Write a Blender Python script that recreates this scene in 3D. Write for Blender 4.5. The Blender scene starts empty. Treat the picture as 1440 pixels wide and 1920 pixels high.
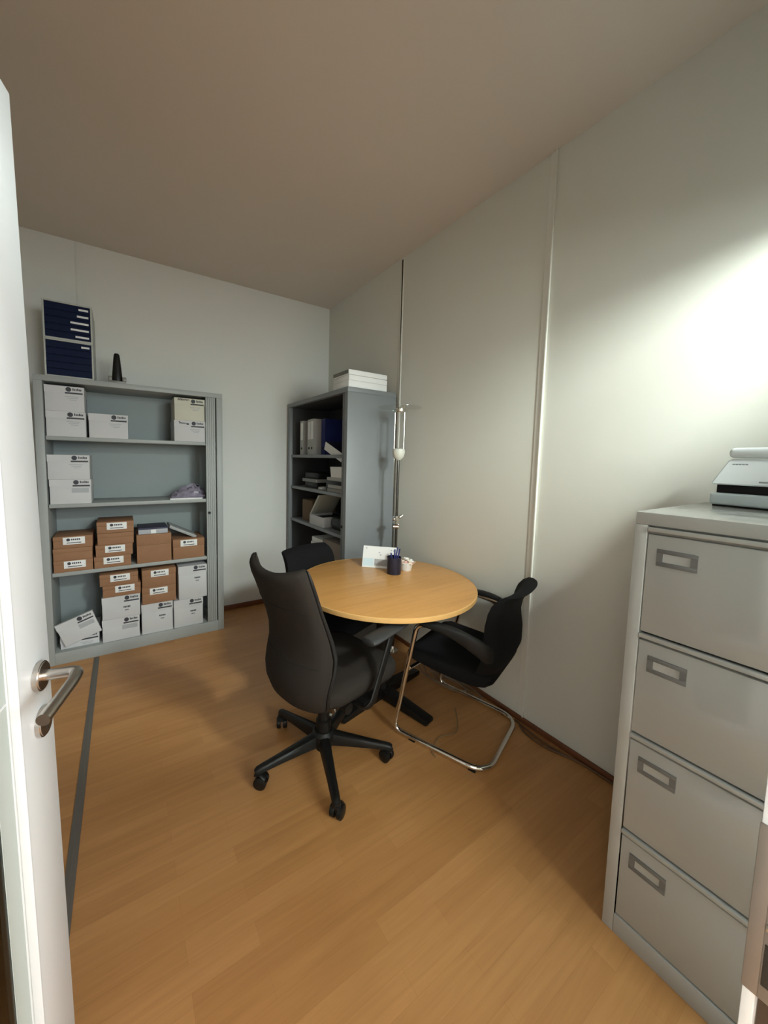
import bpy, bmesh, math, random
from mathutils import Vector, Matrix
random.seed(7)
scn = bpy.context.scene
COL = scn.collection

# ------------------------------------------------------------------ camera, world, lights, exposure
F = Vector((0.53160211, 0.84297618, -0.08240366))
R = Vector((0.84658255, -0.53185601, 0.02066808))
U = Vector((0.02640418, 0.0807487, 0.9963847))
cam = bpy.data.cameras.new('camera')
cam_o = bpy.data.objects.new('camera', cam); COL.objects.link(cam_o)
M = Matrix((R, U, -F)).transposed().to_4x4()
M.translation = Vector((-1.87623, -3.49436, 1.45119))
cam_o.matrix_world = M
cam.sensor_fit = 'VERTICAL'; cam.sensor_height = 24.0
cam.lens = 687.4926 * 24.0 / 1920.0
cam.shift_x = 0.0308; cam.shift_y = -0.0214
cam.clip_start = 0.01; cam.clip_end = 60
scn.camera = cam_o

world = bpy.data.worlds.new('world'); scn.world = world; world.use_nodes = True
world.node_tree.nodes['Background'].inputs[0].default_value = (0.8, 0.9, 1.0, 1)
world.node_tree.nodes['Background'].inputs[1].default_value = 0.05

def lamp(name, kind, loc, energy, color, rot=None, **kw):
    l = bpy.data.lights.new(name, kind); l.energy = energy; l.color = color
    for k, v in kw.items(): setattr(l, k, v)
    o = bpy.data.objects.new(name, l); COL.objects.link(o); o.location = loc
    if rot: o.rotation_euler = rot
    return o
lamp('corridor_ceiling_lamp', 'POINT', (-0.58, -4.12, 2.48), 175, (0.96, 0.98, 1.0), shadow_soft_size=0.14)
lamp('corridor_fill', 'AREA', (-0.50, -6.0, 1.95), 76, (0.90, 0.96, 1.0), rot=(math.radians(90), 0, 0),
     shape='RECTANGLE', size=1.6, size_y=1.1)  # unseen soft fill panel added to brighten the room; no window modelled there

vs = scn.view_settings
vs.view_transform = 'Standard'; vs.look = 'None'; vs.gamma = 1.0; vs.use_curve_mapping = False
vs.exposure = 0.70

# ------------------------------------------------------------------ materials
MATS = {}
def nt(m): return m.node_tree.nodes, m.node_tree.links
def mat(name, col, rough=0.5, metal=0.0, noise=0.04, nscale=6.0, bump=0.0, bscale=200.0, spec=0.5, trans=0.0, ior=1.45, sheen=0.0, bdist=0.001):
    if name in MATS: return MATS[name]
    m = bpy.data.materials.new(name); m.use_nodes = True; N, L = nt(m)
    b = N['Principled BSDF']
    b.inputs['Roughness'].default_value = rough; b.inputs['Metallic'].default_value = metal
    b.inputs['Specular IOR Level'].default_value = spec
    b.inputs['IOR'].default_value = ior
    if trans: b.inputs['Transmission Weight'].default_value = trans
    if sheen: b.inputs['Sheen Weight'].default_value = sheen
    tc = N.new('ShaderNodeTexCoord')
    nz = N.new('ShaderNodeTexNoise'); nz.inputs['Scale'].default_value = nscale; nz.inputs['Detail'].default_value = 4
    L.new(tc.outputs['Object'], nz.inputs['Vector'])
    mx = N.new('ShaderNodeMix'); mx.data_type = 'RGBA'
    mx.inputs['A'].default_value = (*[c * (1 - noise) for c in col], 1)
    mx.inputs['B'].default_value = (*[min(1, c * (1 + noise)) for c in col], 1)
    L.new(nz.outputs['Fac'], mx.inputs['Factor']); L.new(mx.outputs['Result'], b.inputs['Base Color'])
    if bump:
        n2 = N.new('ShaderNodeTexNoise'); n2.inputs['Scale'].default_value = bscale; n2.inputs['Detail'].default_value = 2
        L.new(tc.outputs['Object'], n2.inputs['Vector'])
        bp = N.new('ShaderNodeBump'); bp.inputs['Strength'].default_value = bump; bp.inputs['Distance'].default_value = bdist
        L.new(n2.outputs['Fac'], bp.inputs['Height']); L.new(bp.outputs['Normal'], b.inputs['Normal'])
    MATS[name] = m
    return m

def wood_mat(name, c1, c2, dark, strip, plank_len, rough, grain_axis='X'):
    m = bpy.data.materials.new(name); m.use_nodes = True; N, L = nt(m)
    b = N['Principled BSDF']; b.inputs['Roughness'].default_value = rough
    tc = N.new('ShaderNodeTexCoord')
    br = N.new('ShaderNodeTexBrick')
    br.offset = 0.37; br.offset_frequency = 2; br.squash = 1.0
    br.inputs['Color1'].default_value = (*c1, 1); br.inputs['Color2'].default_value = (*c2, 1)
    br.inputs['Mortar'].default_value = (*dark, 1)
    br.inputs['Scale'].default_value = 1.0; br.inputs['Mortar Size'].default_value = 0.0005
    br.inputs['Mortar Smooth'].default_value = 0.5
    br.inputs['Brick Width'].default_value = plank_len; br.inputs['Row Height'].default_value = strip
    L.new(tc.outputs['Object'], br.inputs['Vector'])
    mp = N.new('ShaderNodeMapping'); mp.inputs['Scale'].default_value = (2.2, 45, 45)
    L.new(tc.outputs['Object'], mp.inputs['Vector'])
    nz = N.new('ShaderNodeTexNoise'); nz.inputs['Scale'].default_value = 1.0; nz.inputs['Detail'].default_value = 6
    nz.inputs['Roughness'].default_value = 0.65; nz.inputs['Distortion'].default_value = 0.6
    L.new(mp.outputs['Vector'], nz.inputs['Vector'])
    rp = N.new('ShaderNodeValToRGB')
    rp.color_ramp.elements[0].position = 0.32; rp.color_ramp.elements[0].color = (0.88, 0.85, 0.81, 1)
    rp.color_ramp.elements[1].position = 0.68; rp.color_ramp.elements[1].color = (1.06, 1.06, 1.06, 1)
    L.new(nz.outputs['Fac'], rp.inputs['Fac'])
    mx = N.new('ShaderNodeMix'); mx.data_type = 'RGBA'; mx.blend_type = 'MULTIPLY'; mx.inputs['Factor'].default_value = 1.0
    L.new(br.outputs['Color'], mx.inputs['A']); L.new(rp.outputs['Color'], mx.inputs['B'])
    L.new(mx.outputs['Result'], b.inputs['Base Color'])
    n3 = N.new('ShaderNodeTexNoise'); n3.inputs['Scale'].default_value = 3.0
    L.new(tc.outputs['Object'], n3.inputs['Vector'])
    mr = N.new('ShaderNodeMapRange'); mr.inputs['To Min'].default_value = rough - 0.06; mr.inputs['To Max'].default_value = rough + 0.08
    L.new(n3.outputs['Fac'], mr.inputs['Value']); L.new(mr.outputs['Result'], b.inputs['Roughness'])
    MATS[name] = m
    return m

def thin_glass(name, tint, ior=1.35, rough=0.0):
    m = bpy.data.materials.new(name); m.use_nodes = True; N, L = nt(m)
    out = N['Material Output']; N.remove(N['Principled BSDF'])
    t = N.new('ShaderNodeBsdfTransparent'); t.inputs[0].default_value = (*tint, 1)
    g = N.new('ShaderNodeBsdfGlossy'); g.inputs['Roughness'].default_value = rough
    mx = N.new('ShaderNodeMixShader'); mx.inputs[0].default_value = 0.07
    if ior:
        fr = N.new('ShaderNodeFresnel'); fr.inputs['IOR'].default_value = ior; L.new(fr.outputs[0], mx.inputs[0])
    L.new(t.outputs[0], mx.inputs[1]); L.new(g.outputs[0], mx.inputs[2])
    L.new(mx.outputs[0], out.inputs['Surface'])
    MATS[name] = m
    return m

wall_m = mat('wall_vinyl', (0.70, 0.693, 0.625), 0.62, noise=0.02, nscale=3, bump=0.25, bscale=350)
wall_b = mat('wall_paint', (0.70, 0.695, 0.66), 0.75, noise=0.02, nscale=2, bump=0.12, bscale=250)
hall_m = mat('corridor_paint', (0.36, 0.36, 0.35), 0.8)
ceil_m = mat('ceiling_paint', (0.68, 0.615, 0.55), 0.85, noise=0.03, nscale=1.5)
floor_m = wood_mat('beech_laminate', (0.52, 0.262, 0.096), (0.455, 0.220, 0.076), (0.38, 0.18, 0.06), 0.065, 0.52, 0.38)
table_m = wood_mat('beech_veneer', (0.63, 0.325, 0.105), (0.57, 0.285, 0.085), (0.55, 0.28, 0.09), 0.11, 2.6, 0.30)
edge_m = mat('beech_edge', (0.62, 0.36, 0.13), 0.4, noise=0.08, nscale=20)
skirt_m = mat('brown_skirting', (0.16, 0.055, 0.022), 0.5, noise=0.15, nscale=15)
trim_m = mat('panel_trim', (0.80, 0.79, 0.72), 0.35, noise=0.01)
dark_m = mat('dark_joint', (0.035, 0.028, 0.02), 0.9, noise=0.05)
white_m = mat('white_lacquer', (0.78, 0.81, 0.81), 0.35, noise=0.01)
frost_m = mat('frosted_glass_edge', (0.50, 0.56, 0.52), 0.35, noise=0.01)
glass_m = thin_glass('clear_glass', (0.90, 0.94, 0.91))
steel_m = mat('brushed_steel', (0.55, 0.52, 0.48), 0.28, 1.0, noise=0.05, nscale=40)
plate_m = mat('satin_strike_plate', (0.22, 0.19, 0.16), 0.5, 0.3, noise=0.06, nscale=30)
chrome_m = mat('chrome', (0.80, 0.78, 0.74), 0.10, 1.0, noise=0.01)
cab_m = mat('grey_powder_coat', (0.34, 0.355, 0.345), 0.45, noise=0.03, bump=0.08, bscale=600)
cab_in = mat('grey_powder_coat_inside', (0.25, 0.285, 0.285), 0.5, noise=0.03)
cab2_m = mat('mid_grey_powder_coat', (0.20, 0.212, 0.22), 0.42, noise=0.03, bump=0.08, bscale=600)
cab2_in = mat('shade_dark_inside', (0.05, 0.05, 0.05), 0.6, noise=0.03)  # near-black: the shade inside the cabinet is put into the colour
file_m = mat('light_grey_enamel', (0.42, 0.42, 0.395), 0.13, noise=0.02)
hold_m = mat('label_frame_grey', (0.15, 0.15, 0.145), 0.45, 0.0, noise=0.03)
paper_m = mat('white_carton', (0.58, 0.575, 0.585), 0.7, noise=0.03, nscale=9)
paper_y = mat('yellowed_carton', (0.60, 0.585, 0.49), 0.7, noise=0.05, nscale=9)
sheet_m = mat('white_paper', (0.80, 0.80, 0.79), 0.7, noise=0.02)
print_m = mat('dark_print', (0.045, 0.045, 0.055), 0.6, noise=0.05)
grey_print = mat('grey_print', (0.40, 0.41, 0.43), 0.6, noise=0.05)
brown_m = mat('kraft_cardboard', (0.30, 0.155, 0.082), 0.8, noise=0.10, nscale=14)
blue_m = mat('navy_plastic', (0.003, 0.008, 0.036), 0.6, spec=0.2, noise=0.08)
bluebind_m = mat('blue_binder_card', (0.02, 0.03, 0.16), 0.5, noise=0.1)
unit_m = mat('light_grey_plastic', (0.45, 0.46, 0.43), 0.5, noise=0.02)
black_pl = mat('black_plastic', (0.007, 0.0065, 0.006), 0.42, noise=0.1, spec=0.35)
char_fab = mat('charcoal_fabric', (0.026, 0.0215, 0.018), 0.9, noise=0.10, nscale=120, bump=0.35, bscale=900, spec=0.15)
black_fab = mat('black_fabric', (0.0065, 0.0065, 0.007), 0.9, noise=0.12, nscale=120, bump=0.3, bscale=900, spec=0.2)
pad_m = mat('grey_black_armpad', (0.026, 0.026, 0.027), 0.5, noise=0.05)
scan_m = mat('pale_scanner_plastic', (0.84, 0.89, 0.90), 0.35, noise=0.01)
scan_g = mat('scanner_base_plastic', (0.60, 0.68, 0.70), 0.4, noise=0.02)
strip_m = mat('floor_strip_grey', (0.17, 0.155, 0.135), 0.45, 0.3, noise=0.06, nscale=30)
cable_m = mat('brown_cable', (0.13, 0.065, 0.03), 0.5, noise=0.1)
pole_m = mat('dark_metal_pole', (0.12, 0.11, 0.10), 0.25, 0.9, noise=0.05)
opal_m = mat('opal_glass', (0.62, 0.62, 0.55), 0.4, noise=0.03)
dish_m = thin_glass('clear_dish_glass', (0.95, 0.95, 0.94), None)
mesh_m = mat('dark_wire_mesh', (0.035, 0.035, 0.06), 0.4, 0.5, noise=0.3, nscale=120)
pen_m = mat('blue_pen_plastic', (0.03, 0.035, 0.16), 0.3, noise=0.05)
pink_m = mat('pink_sweet_wrapper', (0.75, 0.42, 0.36), 0.35, noise=0.15, nscale=60)
cream_m = mat('cream_sweet_wrapper', (0.80, 0.70, 0.58), 0.35, noise=0.10, nscale=60)
purple_m = mat('lilac_film', (0.27, 0.24, 0.31), 0.25, noise=0.3, nscale=30)
greybox_m = mat('grey_board', (0.25, 0.25, 0.24), 0.7, noise=0.05)
binder_m = mat('grey_binder_card', (0.42, 0.42, 0.40), 0.6, noise=0.06, nscale=30)
cream_box = mat('cream_plastic_box', (0.52, 0.51, 0.43), 0.5, noise=0.05)

# ------------------------------------------------------------------ geometry helpers
def BM(): return bmesh.new()
def append(bm, tb, mx=None):
    if mx is not None: bmesh.ops.transform(tb, matrix=mx, verts=tb.verts)
    me = bpy.data.meshes.new('tmp'); tb.to_mesh(me); tb.free(); bm.from_mesh(me); bpy.data.meshes.remove(me)
def box(bm, x0, x1, y0, y1, z0, z1, bev=0.0, seg=2, mx=None):
    tb = bmesh.new()
    v = [tb.verts.new((x, y, z)) for x in (x0, x1) for y in (y0, y1) for z in (z0, z1)]
    for f in ((0, 1, 3, 2), (4, 6, 7, 5), (0, 4, 5, 1), (2, 3, 7, 6), (0, 2, 6, 4), (1, 5, 7, 3)):
        tb.faces.new([v[i] for i in f])
    if bev > 0: bmesh.ops.bevel(tb, geom=list(tb.edges), offset=bev, segments=seg, affect='EDGES', profile=0.5)
    bmesh.ops.recalc_face_normals(tb, faces=tb.faces)
    append(bm, tb, mx)
def loft(bm, rings, cap=True, closed=True):
    vr = [[bm.verts.new(p) for p in r] for r in rings]
    n = len(rings[0]); fs = []
    for a, b in zip(vr, vr[1:]):
        for i in range(n if closed else n - 1):
            j = (i + 1) % n
            fs.append(bm.faces.new((a[i], a[j], b[j], b[i])))
    if cap == 'strip':
        for rg in (vr[0], vr[-1]):
            for i in range(n // 2 - 1): fs.append(bm.faces.new((rg[i], rg[i + 1], rg[n - 2 - i], rg[n - 1 - i])))
    elif cap:
        fs.append(bm.faces.new(list(reversed(vr[0])))); fs.append(bm.faces.new(vr[-1]))
    bmesh.ops.recalc_face_normals(bm, faces=fs)
def tube(bm, pts, r, seg=12, closed=False, flat=(1.0, 1.0), up=None):
    pts = [Vector(p) for p in pts]; n = len(pts)
    rr = r if isinstance(r, (list, tuple)) else [r] * n
    rings = []; prev = None
    for i, p in enumerate(pts):
        if closed: t = pts[(i + 1) % n] - pts[i - 1]
        else: t = pts[min(i + 1, n - 1)] - pts[max(i - 1, 0)]
        t.normalize()
        if up is not None:
            a = Vector(up).cross(t); a.normalize()
        elif prev is None:
            ref = Vector((0, 0, 1)) if abs(t.z) < 0.9 else Vector((1, 0, 0)); a = ref.cross(t); a.normalize()
        else:
            a = prev - t * prev.dot(t); a.normalize()
        prev = a; b = t.cross(a)
        rings.append([p + (a * math.cos(k * 2 * math.pi / seg) * flat[0] + b * math.sin(k * 2 * math.pi / seg) * flat[1]) * rr[i] for k in range(seg)])
    if closed: rings.append(rings[0]); loft(bm, rings, cap=False); bmesh.ops.remove_doubles(bm, verts=bm.verts, dist=1e-5)
    else: loft(bm, rings, cap=True)
def fillet(pts, rad, n=6):
    pts = [Vector(p) for p in pts]; out = [pts[0]]
    rads = rad if isinstance(rad, (list, tuple)) else [rad] * len(pts)
    for i in range(1, len(pts) - 1):
        p, a, b = pts[i], pts[i - 1], pts[i + 1]
        da, db = (a - p), (b - p); r = min(rads[i], da.length * 0.48, db.length * 0.48)
        s, e = p + da.normalized() * r, p + db.normalized() * r
        for k in range(n + 1):
            t = k / n; out.append(s * (1 - t) ** 2 + p * 2 * t * (1 - t) + e * t * t)
    out.append(pts[-1]); return out
def smooth_path(pts, n=8):
    pts = [Vector(p) for p in pts]; q = [pts[0]] + pts + [pts[-1]]; out = []
    for i in range(1, len(q) - 2):
        p0, p1, p2, p3 = q[i - 1:i + 3]
        for k in range(n):
            t = k / n
            out.append(0.5 * ((2 * p1) + (p2 - p0) * t + (2 * p0 - 5 * p1 + 4 * p2 - p3) * t * t + (3 * p1 - p0 - 3 * p2 + p3) * t ** 3))
    out.append(pts[-1]); return out
def lathe(bm, prof, seg=32, c=(0, 0, 0)):
    rings = [[(c[0] + r * math.cos(k * 2 * math.pi / seg), c[1] + r * math.sin(k * 2 * math.pi / seg), c[2] + z) for k in range(seg)] for r, z in prof]
    loft(bm, rings, cap=True)
def prism(bm, poly, axis, lo, hi, bev=0.0, mx=None):
    tb = bmesh.new()
    def P(a, b, h): return {'x': (h, a, b), 'y': (a, h, b), 'z': (a, b, h)}[axis]
    A = [tb.verts.new(P(a, b, lo)) for a, b in poly]; B = [tb.verts.new(P(a, b, hi)) for a, b in poly]
    n = len(poly)
    for i in range(n): tb.faces.new((A[i], A[(i + 1) % n], B[(i + 1) % n], B[i]))
    tb.faces.new(A[::-1]); tb.faces.new(B)
    bmesh.ops.recalc_face_normals(tb, faces=tb.faces)
    if bev: bmesh.ops.bevel(tb, geom=list(tb.edges), offset=bev, segments=2, affect='EDGES', profile=0.5)
    append(bm, tb, mx)
def ball(bm, c, r, seg=12, sq=(1, 1, 1)):
    tb = bmesh.new(); bmesh.ops.create_uvsphere(tb, u_segments=seg, v_segments=seg // 2 + 2, radius=r)
    append(bm, tb, Matrix.Translation(c) @ Matrix.Diagonal((*sq, 1)))
def cyl(bm, p, q, r, seg=20, r2=None):
    tube(bm, [p, q], [r, r if r2 is None else r2], seg)
def obj(name, bm, m, parent=None, smooth=True, ang=35):
    me = bpy.data.meshes.new(name); bmesh.ops.remove_doubles(bm, verts=bm.verts, dist=1e-6)
    bm.to_mesh(me); bm.free(); me.materials.append(m)
    if smooth:
        me.shade_smooth()
        me.set_sharp_from_angle(angle=math.radians(ang))
    o = bpy.data.objects.new(name, me); COL.objects.link(o)
    if parent is not None: o.parent = parent
    return o
def tag(o, label, cat, group=None):
    o['label'] = label; o['category'] = cat
    if group: o['group'] = group
    return o
def thing(name, label, cat, loc=(0, 0, 0), rz=0.0, group=None):
    o = bpy.data.objects.new(name, None); COL.objects.link(o); o.empty_display_size = 0.1
    o.location = loc; o.rotation_euler = (0, 0, rz)
    return tag(o, label, cat, group)
def struct(name, bm, m, label=None, **kw):
    o = obj(name, bm, m, None, **kw); o['kind'] = 'structure'
    if label: o['label'] = label
    return o
def bx(*a, **k):
    b = BM(); box(b, *a, **k); return b
def copy_tree(o, parent=None):
    c = o.copy(); COL.objects.link(c)
    if parent is not None: c.parent = parent
    for ch in list(o.children): copy_tree(ch, c)
    return c

H = 3.005; LX = -2.75; FY = -3.44
# ------------------------------------------------------------------ setting
struct('floor', bx(LX - 0.1, 1.3, -6.3, 0.1, -0.08, 0.0), floor_m, 'orange beech strip laminate floor')
struct('ceiling', bx(LX - 0.1, 1.3, -6.3, 0.1, H, H + 0.08), ceil_m, 'plain off-white ceiling in shadow')
struct('wall_right', bx(0.0, 0.1, FY - 0.08, 0.1, 0, H), wall_m, 'pale vinyl panel wall on the right')
struct('wall_back', bx(LX - 0.1, 0.0, 0.0, 0.1, 0, H), wall_b, 'white back wall behind the cabinets')
struct('wall_left', bx(LX - 0.1, LX, -6.3, 0.0, 0, H), wall_b)
struct('wall_corridor_back', bx(LX, 1.3, -6.3, -6.2, 0, H), hall_m)
struct('wall_corridor_right', bx(1.2, 1.3, -6.2, FY - 0.08, 0, H), hall_m)
b = BM()                                                   # front partition wall: left pier, header over door and side light
box(b, LX, -2.235, FY - 0.08, FY, 0, H)
box(b, -2.235, 0.0, FY - 0.08, FY, 2.34, H)
struct('wall_front', b, wall_b)
struct('wall_corridor_front', bx(0.1, 1.2, FY - 0.08, FY, 0, H), wall_b)
# partition frame + glass to the right of the doorway
b = BM()
box(b, -0.05, 0.0, FY - 0.07, FY - 0.01, 0.0, 2.34, 0.002)
box(b, -1.27, -0.05, FY - 0.07, FY - 0.01, 0.0, 0.06, 0.002)
box(b, -2.235, -0.05, FY - 0.07, FY - 0.01, 2.30, 2.34, 0.002)
box(b, -2.235, -1.27, FY - 0.07, FY - 0.01, 2.09, 2.13, 0.002)
w1 = struct('window_1', b, white_m, 'glazed side light frame beside the doorway')
obj('glass_pane', bx(-1.27, -0.05, FY - 0.043, FY - 0.037, 0.06, 2.30), glass_m, w1)
obj('transom_pane', bx(-2.235, -1.27, FY - 0.043, FY - 0.037, 2.13, 2.30), glass_m, w1)
# right door jamb with strike plate
b = BM()
box(b, -1.33, -1.27, -3.438, -3.428, 0.0, 2.13, 0.0015)
box(b, -1.315, -1.27, -3.52, -3.438, 0.0, 2.13)
j = struct('trim_1', b, white_m, 'white right-hand door jamb')
obj('rebate_strip', bx(-1.3165, -1.3145, -3.515, -3.4385, 0.0, 2.10), mat('dark_brown_rebate', (0.06, 0.035, 0.02), 0.8), j)  # dark brown strip along the jamb rebate
b = BM()
box(b, -1.3335, -1.3295, -3.4400, -3.4275, 0.905, 1.09, 0.0008)
box(b, -1.3335, -1.318, -3.470, -3.4380, 0.905, 1.09, 0.001)
sp = obj('strike_plate', b, plate_m, j); sp['label'] = 'satin metal strike plate'
obj('strike_hole', bx(-1.3345, -1.333, -3.455, -3.4405, 0.922, 0.968, 0.0006), dark_m, sp)
obj('strike_hole', bx(-1.3345, -1.333, -3.458, -3.4455, 1.00, 1.045, 0.0006), dark_m, sp)
obj('screw', bx(-1.3355, -1.333, -3.446, -3.4395, 0.983, 0.990, 0.001), steel_m, sp)
# left jamb (hinge side)
struct('trim_2', bx(-2.235, -2.205, -3.52, -3.428, 0, 2.13, 0.0015), white_m)

# open glazed door: local +Y runs from the hinge to the free edge, +X is the face seen
hx, hy = -2.195, -3.425
ang = math.atan2(-( -2.004 - hx), (-2.604 - hy))
DL = math.hypot(-2.004 - hx, -2.604 - hy)
b = BM(); T = 0.04
box(b, -T, 0, DL - 0.117, DL, 0.008, 2.065, 0.003)
box(b, -T, 0, 0.0, 0.117, 0.008, 2.065, 0.003)
box(b, -T, 0, 0.115, DL - 0.115, 1.95, 2.065, 0.003)
box(b, -T, 0, 0.115, DL - 0.115, 0.008, 0.13, 0.003)
door = struct('door_1', b, white_m, 'open white door with glass panel and steel lever handle')
door.location = (hx, hy, 0); door.rotation_euler = (0, -math.radians(0.95), ang)
door.location.x += 0.016
obj('glass_pane', bx(-0.024, -0.018, 0.11, DL - 0.11, 0.12, 1.96), glass_m, door)
b = BM()
box(b, -0.0175, -0.0165, DL - 0.157, DL - 0.1175, 0.13, 1.036)
box(b, -0.0175, -0.0165, DL - 0.157, DL - 0.1175, 1.042, 1.95)
obj('frosted_border', b, frost_m, door)['label'] = 'pale green frosted glass border'
obj('border_joint', bx(-0.0175, -0.0160, DL - 0.157, DL - 0.1175, 1.0365, 1.0415), white_m, door)
b = BM()
box(b, -0.012, 0.002, DL - 0.120, DL - 0.1165, 0.12, 1.96, 0.001)
obj('glazing_bead', b, white_m, door)
# handle
hz, hyy = 1.045, DL - 0.052
b = BM()
tb = bmesh.new(); bmesh.ops.create_cone(tb, cap_ends=True, segments=32, radius1=0.026, radius2=0.026, depth=0.011)
bmesh.ops.bevel(tb, geom=[e for e in tb.edges if e.calc_face_angle(0) > 1], offset=0.002, segments=2, affect='EDGES')
append(b, tb, Matrix.Translation((0.0055, hyy, hz)) @ Matrix.Rotation(math.pi / 2, 4, 'Y'))
h = obj('door_handle', b, steel_m, door); h['label'] = 'brushed steel lever handle on round rose'
b = BM()
tube(b, fillet([(0.010, hyy, hz), (0.064, hyy, hz), (0.066, hyy - 0.03, hz - 0.001), (0.058, hyy - 0.130, hz - 0.006)], [0, 0.02, 0.05, 0], 8), 0.0098, 16)
obj('lever', b, steel_m, h)
b = BM()
tb = bmesh.new(); bmesh.ops.create_cone(tb, cap_ends=True, segments=32, radius1=0.026, radius2=0.026, depth=0.010)
bmesh.ops.bevel(tb, geom=[e for e in tb.edges if e.calc_face_angle(0) > 1], offset=0.002, segments=2, affect='EDGES')
append(b, tb, Matrix.Translation((0.005, hyy, hz - 0.088)) @ Matrix.Rotation(math.pi / 2, 4, 'Y'))
esc = obj('key_escutcheon', b, steel_m, door)
b = BM(); cyl(b, (0.0095, hyy, hz - 0.084), (0.0106, hyy, hz - 0.084), 0.006); box(b, 0.0095, 0.0106, hyy - 0.003, hyy + 0.003, hz - 0.104, hz - 0.086)
obj('keyhole', b, dark_m, esc)

# skirting, wall joints, floor strip
struct('baseboard_right', bx(-0.014, 0.0, -3.43, -0.0, 0, 0.03, 0.004), skirt_m)
struct('baseboard_back', bx(LX, -0.015, -0.014, 0.0, 0, 0.045, 0.004), skirt_m)
b = BM(); box(b, -0.004, 0.0, -2.372, -2.335, 0.03, H, 0.001); box(b, -0.012, -0.004, -2.373, -2.365, 0.03, H, 0.002)
struct('trim_3', b, trim_m, 'white vertical joint strip on the right wall')
b = BM(); box(b, -0.005, 0.0, -1.200, -1.168, 0.03, H - 0.001, 0.0015)
t4 = struct('trim_4', b, trim_m, 'open panel joint near the far end of the right wall')
b = BM(); prism(b, [(-1.1925, 2.86 + 0.13), (-1.1775, 2.86 + 0.13), (-1.1835, 2.2), (-1.1855, 1.86), (-1.1865, 1.86), (-1.1875, 2.2)], 'x', -0.0062, -0.004)
obj('joint_gap', b, dark_m, t4)['label'] = 'dark tapering gap in the panel joint'
struct('trim_5', bx(-2.125, -2.095, -0.004, 0.0, 0.045, H, 0.001), wall_b, 'faint vertical joint strip on the back wall')
b = BM(); box(b, -2.078, -2.046, -3.42, -0.40, 0.0, 0.004, 0.0012); box(b, -2.068, -2.056, -3.42, -0.40, 0.003, 0.0055, 0.001)
struct('trim_6', b, strip_m, 'dark grey floor strip running to the left cabinet')

# ------------------------------------------------------------------ tambour cabinets
def tambour_cabinet(name, label, loc, rz, W, D, HH, shelves, mat_o, mat_i, door_w, lock_z, shade_liner=False):
    """local: x 0..W left to right, front at y=0, back at y=D"""
    t = thing(name, label, 'cabinet', loc, rz)
    s = 0.046
    obj('top_panel', bx(0, W, 0, D, HH - 0.036, HH, 0.0025), mat_o, t)
    obj('side_panel', bx(0, s, 0.0005, D, 0, HH - 0.036, 0.002), mat_o, t)
    obj('side_panel', bx(W - s, W, 0.0005, D, 0, HH - 0.036, 0.002), mat_o, t)
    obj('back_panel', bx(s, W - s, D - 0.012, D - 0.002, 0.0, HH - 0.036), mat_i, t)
    obj('plinth', bx(s, W - s, 0.001, D - 0.012, 0, shelves[0], 0.002), mat_o, t)
    if shade_liner:
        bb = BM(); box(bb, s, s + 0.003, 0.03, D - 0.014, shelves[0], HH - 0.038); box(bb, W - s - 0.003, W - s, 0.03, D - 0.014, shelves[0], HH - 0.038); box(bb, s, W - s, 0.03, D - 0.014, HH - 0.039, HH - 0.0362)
        obj('shade_lining', bb, mat_i, t)  # dark sheets added on sides and top to stand in for interior shade
    for z in shelves[1:]:
        bb = BM(); box(bb, s + 0.004, W - s - 0.004, 0.016, D - 0.014, z - 0.026, z, 0.002)
        obj('shelf', bb, mat_o, t)
    bb = BM(); x0 = W - s - door_w
    n = 5; sw = (door_w - 0.008) / n
    for k in range(n):
        box(bb, x0 + sw * k, x0 + sw * (k + 1), 0.003, 0.016, shelves[0] + 0.001, HH - 0.0365, 0.003)
    d = obj('tambour_door', bb, mat_o, t)
    bb = BM(); cyl(bb, (x0 + 0.02, 0.003, lock_z), (x0 + 0.02, -0.010, lock_z), 0.010); box(bb, x0 + 0.017, x0 + 0.023, -0.014, -0.009, lock_z - 0.006, lock_z + 0.006, 0.001)
    obj('lock', bb, black_pl, d)
    return t
XC1, YC1, H1 = -2.342, -0.388, 1.956
S1, S2, S3, S4 = 1.567, 1.112, 0.640, 0.085
tambour_cabinet('tambour_cabinet', 'wide grey tambour cabinet full of white and brown cartons against the back wall', (XC1, YC1, 0), 0, 1.167, 0.366, H1, [S4, S3, S2, S1], cab_m, cab_in, 0.082, 1.0)
# right cabinet: front faces -x  (local x -> world -y)
C2F, C2N, H2 = -0.4686, -1.172, 1.984
T1, T2, T3, T4, T5 = 1.488, 1.186, 0.865, 0.48, 0.08
c2 = tambour_cabinet('tambour_cabinet', 'tall narrow-fronted grey tambour cabinet in the far right corner with binders inside', (C2F, -0.04, 0), -math.pi / 2, 1.132, 0.448, H2, [T5, T4, T3, T2, T1], cab2_m, cab2_in, 0.03, 0.94, shade_liner=True)

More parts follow.
